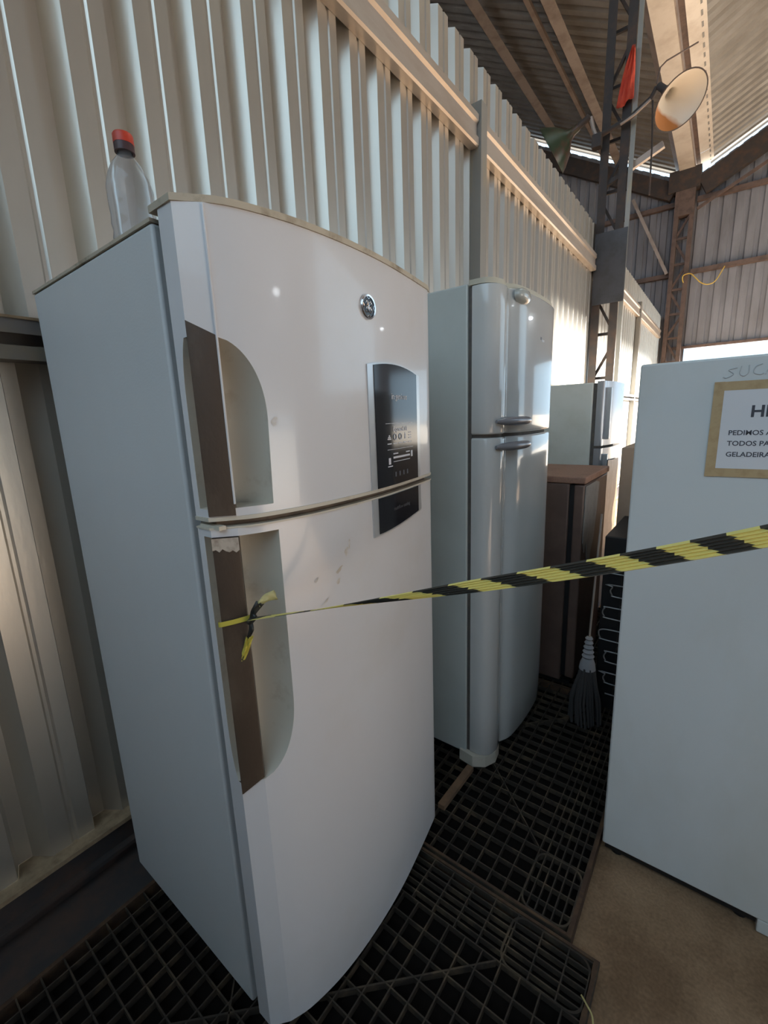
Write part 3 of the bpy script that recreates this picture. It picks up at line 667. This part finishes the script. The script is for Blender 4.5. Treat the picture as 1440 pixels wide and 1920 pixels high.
MB().prism([(-.765, 1.462), (-.70, 1.452), (-.655, 1.48), (-.632, 1.53), (-.640, 1.585), (-.70, 1.60), (-.765, 1.58)], -.0006, .0495).build('foot_cover', M_cream, f2, ang=30)
MB().box(-1.3, -.80, 1.50, 2.02, -.0006, .034).build('base_frame', M_black, f2, smooth=False)

# batten on the grating
tag(MB().beam((-.705, 1.20, .008), (-.700, 1.435, .008), .028, .018).build('wooden_batten', M_wood, None, smooth=False, loc=(-.7, 1.32, 0)), 'short brown wooden batten lying on the grating at the cream fridge foot', 'batten')

# ================================================================== BROWN FRIDGE
fb = thing('fridge', (-.8, 2.5, 0), 'low dark brown fridge with rust red top between two taller fridges', 'fridge', 'fridges along the wall')
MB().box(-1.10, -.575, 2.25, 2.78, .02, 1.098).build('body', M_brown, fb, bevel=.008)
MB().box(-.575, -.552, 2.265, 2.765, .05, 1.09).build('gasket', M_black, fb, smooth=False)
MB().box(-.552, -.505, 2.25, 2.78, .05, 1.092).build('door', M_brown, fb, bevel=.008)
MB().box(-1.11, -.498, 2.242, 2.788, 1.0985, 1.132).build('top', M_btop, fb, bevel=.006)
MB().box(-1.08, -.53, 2.27, 2.76, -.0006, .02).build('base', M_black, fb, smooth=False)
fp = [(2.262, 1.085), (2.262, .80), (2.30, .74), (2.33, .80), (2.36, .70), (2.41, .62), (2.45, .72), (2.50, .78), (2.54, .95), (2.56, 1.07), (2.48, 1.085)]
mb = MB(); mb.v = [(-.5035, y, z) for y, z in fp] + [(-.5005, y, z) for y, z in fp]; n = len(fp)
mb.f = [tuple(range(n)), tuple(range(2 * n - 1, n - 1, -1))] + [(k, (k + 1) % n, n + (k + 1) % n, n + k) for k in range(n)]
mb.build('peeling_film', M_film, fb, smooth=False)

# mop by the brown fridge
mp_ = thing('mop', (-.395, 2.02, 0), 'thin-handled mop with pale ribbed collar leaning by the brown fridge', 'mop')
MB().tube([(-.395, 2.02, .40), (-.385, 2.06, 1.0)], .0045, 8).build('handle', M_purlin, mp_)
pfm = []
for k in range(5): pfm += [(.012 + .0025 * k, .43 - .022 * k), (.017 + .0025 * k, .423 - .022 * k), (.012 + .0025 * k, .414 - .022 * k)]
MB().lathe([(.0, .432)] + pfm + [(.032, .30), (.036, .27)], (-.395, 2.02, 0), (0, 0, 1), 18).build('collar', M_mopw, mp_, ang=30)
hd = MB()
for k in range(26):
    a = 2 * math.pi * k / 26; r0 = .02 + .012 * random.random(); r1 = .05 + .02 * random.random()
    hd.tube([(-.395 + r0 * math.cos(a), 2.02 + r0 * math.sin(a), .28), (-.395 + r1 * math.cos(a), 2.02 + r1 * math.sin(a), .12), (-.395 + r1 * 1.05 * math.cos(a + .2), 2.02 + r1 * 1.05 * math.sin(a + .2), .004)], .006, 6)
hd.build('strands', mat('mop_strands', (0.06, 0.055, 0.055), 0.9), mp_)['kind'] = 'stuff'

# ================================================================== FRIDGE THREE (old cream, silver doors)
f3 = thing('fridge', (-1.0, 3.55, 0), 'old cream fridge with silver grey doors farthest along the wall', 'fridge', 'fridges along the wall')
MB().box(-1.30, -.700, 3.2, 3.87, .04, 1.625).build('body', M_w3, f3, bevel=.008)
MB().box(-.700, -.676, 3.21, 3.86, .05, 1.62).build('gasket', M_gasket, f3, smooth=False)
P3 = catmull([(-.676, 3.20, 0), (-.645, 3.20, 0), (-.632, 3.215, 0), (-.630, 3.25, 0), (-.618, 3.30, 0), (-.603, 3.40, 0), (-.598, 3.54, 0), (-.603, 3.70, 0), (-.625, 3.85, 0), (-.640, 3.87, 0), (-.676, 3.87, 0)], 5)
for nm, za, zb in (('upper_door', 1.215, 1.632), ('lower_door', .06, 1.197)):
    mb = MB(); mb.prism([(p.x, p.y) for p in P3], za, zb); dd = mb.build(nm, M_w3d, f3, ang=40)
    MB().box(-.634, -.600, 3.262, 3.285, (za + .04), (zb - .04)).build('handle_strip', M_silver, dd, bevel=.004)
MB().box(-1.25, -.72, 3.23, 3.84, FZ, .04).build('base', M_black, f3, smooth=False)
random.seed(3); edge = []
for k in range(15): zq = 1.12 - .075 * k; edge.append((3.60 - .012 * k + random.uniform(-.03, .03), zq))
rows = [[(-.588, 3.215, z), (-.5865, 3.215 + (y - 3.215) * .5, z - .01), (-.5885, y, z + random.uniform(-.02, .02))] for y, z in edge]
tf = MB().grid(rows).build('torn_film', mat('film_navy', (0.035, 0.045, 0.07), 0.45, 0, (0.09, 0.10, 0.13), 14), f3, smooth=False, fix=False); tf.modifiers.new('t', 'SOLIDIFY').thickness = .002

# ================================================================== RIGHT-HAND APPLIANCES
rf = thing('freezer', (.1, 1.72, FZ), 'white freezer side in the foreground with a taped paper notice', 'freezer')
MB().box(-.192, .30, 1.402, 2.02, .0, 1.558).build('body', M_rf, rf, bevel=.006)
MB().box(-.185, .215, 1.42, 2.0, -.03, -.0005).build('base_tray', M_black, rf, smooth=False)
MB().box(.216, .36, 1.405, 2.015, -.046, -.0006).build('plinth', M_rf, rf, bevel=.004)
MB().box(.302, .318, 1.41, 2.01, .01, 1.55).build('gasket', M_gasket, rf, smooth=False)
d_ = MB().box(.319, .38, 1.402, 2.02, .0, 1.556).build('door', M_rf, rf, bevel=.012)
MB().tube([(.38, 1.45, .95), (.425, 1.45, .97), (.425, 1.45, 1.30), (.38, 1.45, 1.32)], .012, 10).build('handle', M_hgrey, d_)
for x in (-.15, .18):
    for y in (1.45, 1.96): MB().lathe([(0, FZ), (.02, FZ), (.018, -.0305), (0, -.0305)], (x, y, 0), (0, 0, 1), 12).build('foot', M_black, rf)
# faint pen writing above the notice
def stroke(pts): MB().tube(catmull([(a, 1.4012, b) for a, b in pts], 5), .0011, 5).build('pen_stroke', M_pen, rf)
stroke([(.014, 1.531), (-.002, 1.527), (.008, 1.517), (-.004, 1.509), (-.012, 1.511)]); stroke([(.022, 1.534), (.020, 1.517), (.028, 1.511), (.036, 1.518), (.036, 1.535)])
stroke([(.060, 1.536), (.048, 1.530), (.046, 1.517), (.058, 1.512), (.064, 1.515)]); stroke([(.068, 1.512), (.078, 1.538), (.088, 1.512)])
stroke([(.072, 1.524), (.085, 1.524)])
# paper notice
pn = thing('paper_notice', (.09, 1.4005, 1.38), 'white paper notice framed with tan masking tape on the freezer side', 'notice')
MB().box(-.018, .20, 1.3998, 1.4008, 1.277, 1.488).build('paper', M_paper, pn, smooth=False)
for q in ((-.027, -.006, 1.266, 1.50), (.188, .209, 1.266, 1.50), (-.0265, .2085, 1.4785, 1.4995), (-.0265, .2085, 1.2665, 1.2875)):
    yo = 1.3990 if q[1] - q[0] < .1 else 1.3994
    MB().box(q[0], q[1], yo, yo + .0004, q[2], q[3]).build('masking_tape', M_mask, pn, smooth=False)
def sign(txt, size, x0, z0, bold): text_on('lettering', txt, size, M_ink, pn, lambda x, y: (x0 + x, 1.3995, z0 + y), 0.0, bold)
sign('HE', .038, .049, 1.414, .0010)
for t_, z_ in (('PEDIMOS A', 1.3705), ('TODOS PAR', 1.3445), ('GELADEIRA', 1.3175)): sign(t_, .0165, .0115, z_, .0003)

# black-backed fridge with wire condenser and a tan-sided one behind
kb = thing('fridge', (-.1, 2.42, FZ), 'low black-backed fridge with wire condenser loops behind the white freezer', 'fridge')
MB().box(-.385, .22, 2.17, 2.66, FZ + .02, .875).build('body', M_black, kb, bevel=.006)
MB().box(-.35, .19, 2.20, 2.63, FZ, FZ + .02).build('base', M_black, kb, smooth=False)
cpts = []
for k in range(13):
    z = .09 + .056 * k; xl = -.335 + .02 * math.sin(k * 2.3); rr_ = .028
    run = [(xl, z), (-.1, z), (.14, z)]
    bend = [(.14 + rr_ * math.sin(a), z + rr_ - rr_ * math.cos(a)) for a in (.8, 1.57, 2.35)]
    if k % 2: run = run[::-1]; bend = [(xl - rr_ * math.sin(a), z + rr_ - rr_ * math.cos(a)) for a in (.8, 1.57, 2.35)]
    cpts += [(a, 2.150, b) for a, b in run + bend]
MB().tube(catmull(cpts, 3), .0033, 6).build('condenser_tube', M_wire, kb)
for k in range(13): xx = -.30 + .036 * k; MB().tube([(xx, 2.146, .06), (xx, 2.146, .84)], .0008, 5).build('condenser_wire', M_steel, kb)
for k in range(4): zz = .12 + .21 * k; MB().box(-.30, -.285, 2.152, 2.17, zz, zz + .01).build('bracket', M_steel, kb, smooth=False)
kt = thing('fridge', (-.1, 2.95, FZ), 'tan-sided fridge half hidden behind the white freezer', 'fridge')
MB().box(-.432, .15, 2.72, 3.28, FZ + .03, 1.24).build('body', M_tan, kt, bevel=.005)
MB().box(.152, .20, 2.72, 3.28, FZ + .05, 1.235).build('door', M_tan, kt, bevel=.008)
MB().box(-.40, .12, 2.75, 3.25, FZ, FZ + .03).build('base', M_black, kt, smooth=False)

# ================================================================== BARRIER TAPE
tp = thing('barrier_tape', (-.69, .44, 1.07), 'yellow and black barrier tape knotted on the near fridge grip and stretched across', 'barrier tape')
K = V((-.672, .445, 1.083)); E_ = V((.43, 1.33, 1.273))
NL = 120; mb = MB(); rows = []; uv = []
dirn = (E_ - K).normalized(); upv = V((0, 0, 1)); side = dirn.cross(upv).normalized(); upv = side.cross(dirn).normalized()
NP = 12
for k in range(NL + 1):
    q = k / NL; c = K.lerp(E_, q) - V((0, 0, .015 * math.sin(math.pi * q)))
    wd = .009 + .040 * min(1, q / .72)
    tw = (1 - min(1, q / .30)) * 1.6
    row = []
    for j in range(NP + 1):
        s_ = j / NP - .5; zz_ = (.0022 if j % 2 else -.0022) * (.5 + q) + .002 * math.sin(5 * s_ + 9 * q)
        a_ = math.cos(tw) * s_ * wd; b_ = math.sin(tw) * s_ * wd + zz_
        row.append(c + upv * a_ + side * b_); uv.append((q * 10.93 + .32 + (.035 * ((j * 7) % 3)), s_))
    rows.append(row)
mb.grid(rows); mb.uv = uv
st = mb.build('strip', M_tape, tp, ang=25, fix=False)
# loop round the grip, knot, bow and tail
n_ = V(((B - A).y, -(B - A).x, 0)).normalized()
def lp(q, off, z): p = A.lerp(B, q); return V((p.x, p.y, z)) + n_ * off
lrow = []
for h in (-.005, -.0015, .0015, .005):
    lrow.append([lp(-.12, -.012, 1.070 + h), lp(-.12, .004, 1.071 + h), lp(.0, .0058, 1.0715 + h), lp(.5, .0062 + .0008 * (h > 0), 1.075 + h), lp(1.0, .0058, 1.079 + h), lp(1.12, .004, 1.080 + h), lp(1.12, -.012, 1.080 + h)])
MB().grid(lrow).build('loop', M_yel, tp, ang=80, fix=False)
kn = MB(); kc = lp(1.15, .010, 1.078)
kn.tube(catmull([kc + V((-.004, -.003, -.008)), kc + V((.004, .0, .0)), kc + V((.008, .003, .006)), K + V((.004, .004, .002))], 5), [.003] + [.0058] * 12 + [.004] * 3, 8); kn.build('knot', M_blk, tp)
def ribbon(pts, wds, wdir, name, m):
    P_ = catmull(pts, 6); rows_ = []
    for i_, p in enumerate(P_):
        q = i_ / (len(P_) - 1) * (len(wds) - 1); a_ = int(min(q, len(wds) - 2)); w_ = wds[a_] + (wds[a_ + 1] - wds[a_]) * (q - a_); wv = V(wdir).normalized() * w_ / 2
        cr = V((.002, -.002, 0)) * math.sin(i_ * .9)
        rows_.append([p - wv, p - wv * .3 + cr, p + wv * .3 - cr, p + wv])
    o_ = MB().grid(rows_).build(name, m, tp, ang=80, fix=False); o_.modifiers.new('t', 'SOLIDIFY').thickness = .0006; return o_
ribbon([kc, kc + V((.004, -.004, -.020)), kc + V((-.006, -.006, -.038))], [.007, .011, .010], (.6, .5, .25), 'bow', M_blk)
ribbon([kc + V((-.006, -.006, -.034)), kc + V((-.016, -.009, -.062)), kc + V((-.024, -.011, -.082)), kc + V((-.021, -.012, -.086)), kc + V((-.012, -.007, -.060)), kc + V((.0, -.003, -.034))], [.006, .008, .006, .008, .013, .010], (.7, .6, .2), 'bow', M_yel)
ribbon([kc, kc + V((.010, .003, .018)), kc + V((.018, .012, .034))], [.006, .012, .016], (.5, .6, -.45), 'tail', M_blk)
ribbon([kc + V((.016, .010, .030)), kc + V((.022, .024, .040)), kc + V((.026, .044, .040))], [.012, .016, .022], (.1, .3, -1), 'tail', mat('tape_pale', (0.48, 0.46, 0.22), 0.4))

# loose straw strand
tag(MB().tube(catmull([(-.145, .928, .006), (-.129, .912, .012), (-.114, .899, .010), (-.106, .875, .003), (-.10, .85, -.04)], 4), .0022, 6).build('straw_strand', M_straw, None, loc=(-.12, .9, 0)), 'pale yellow straw strand lying at the edge of the grating', 'straw')
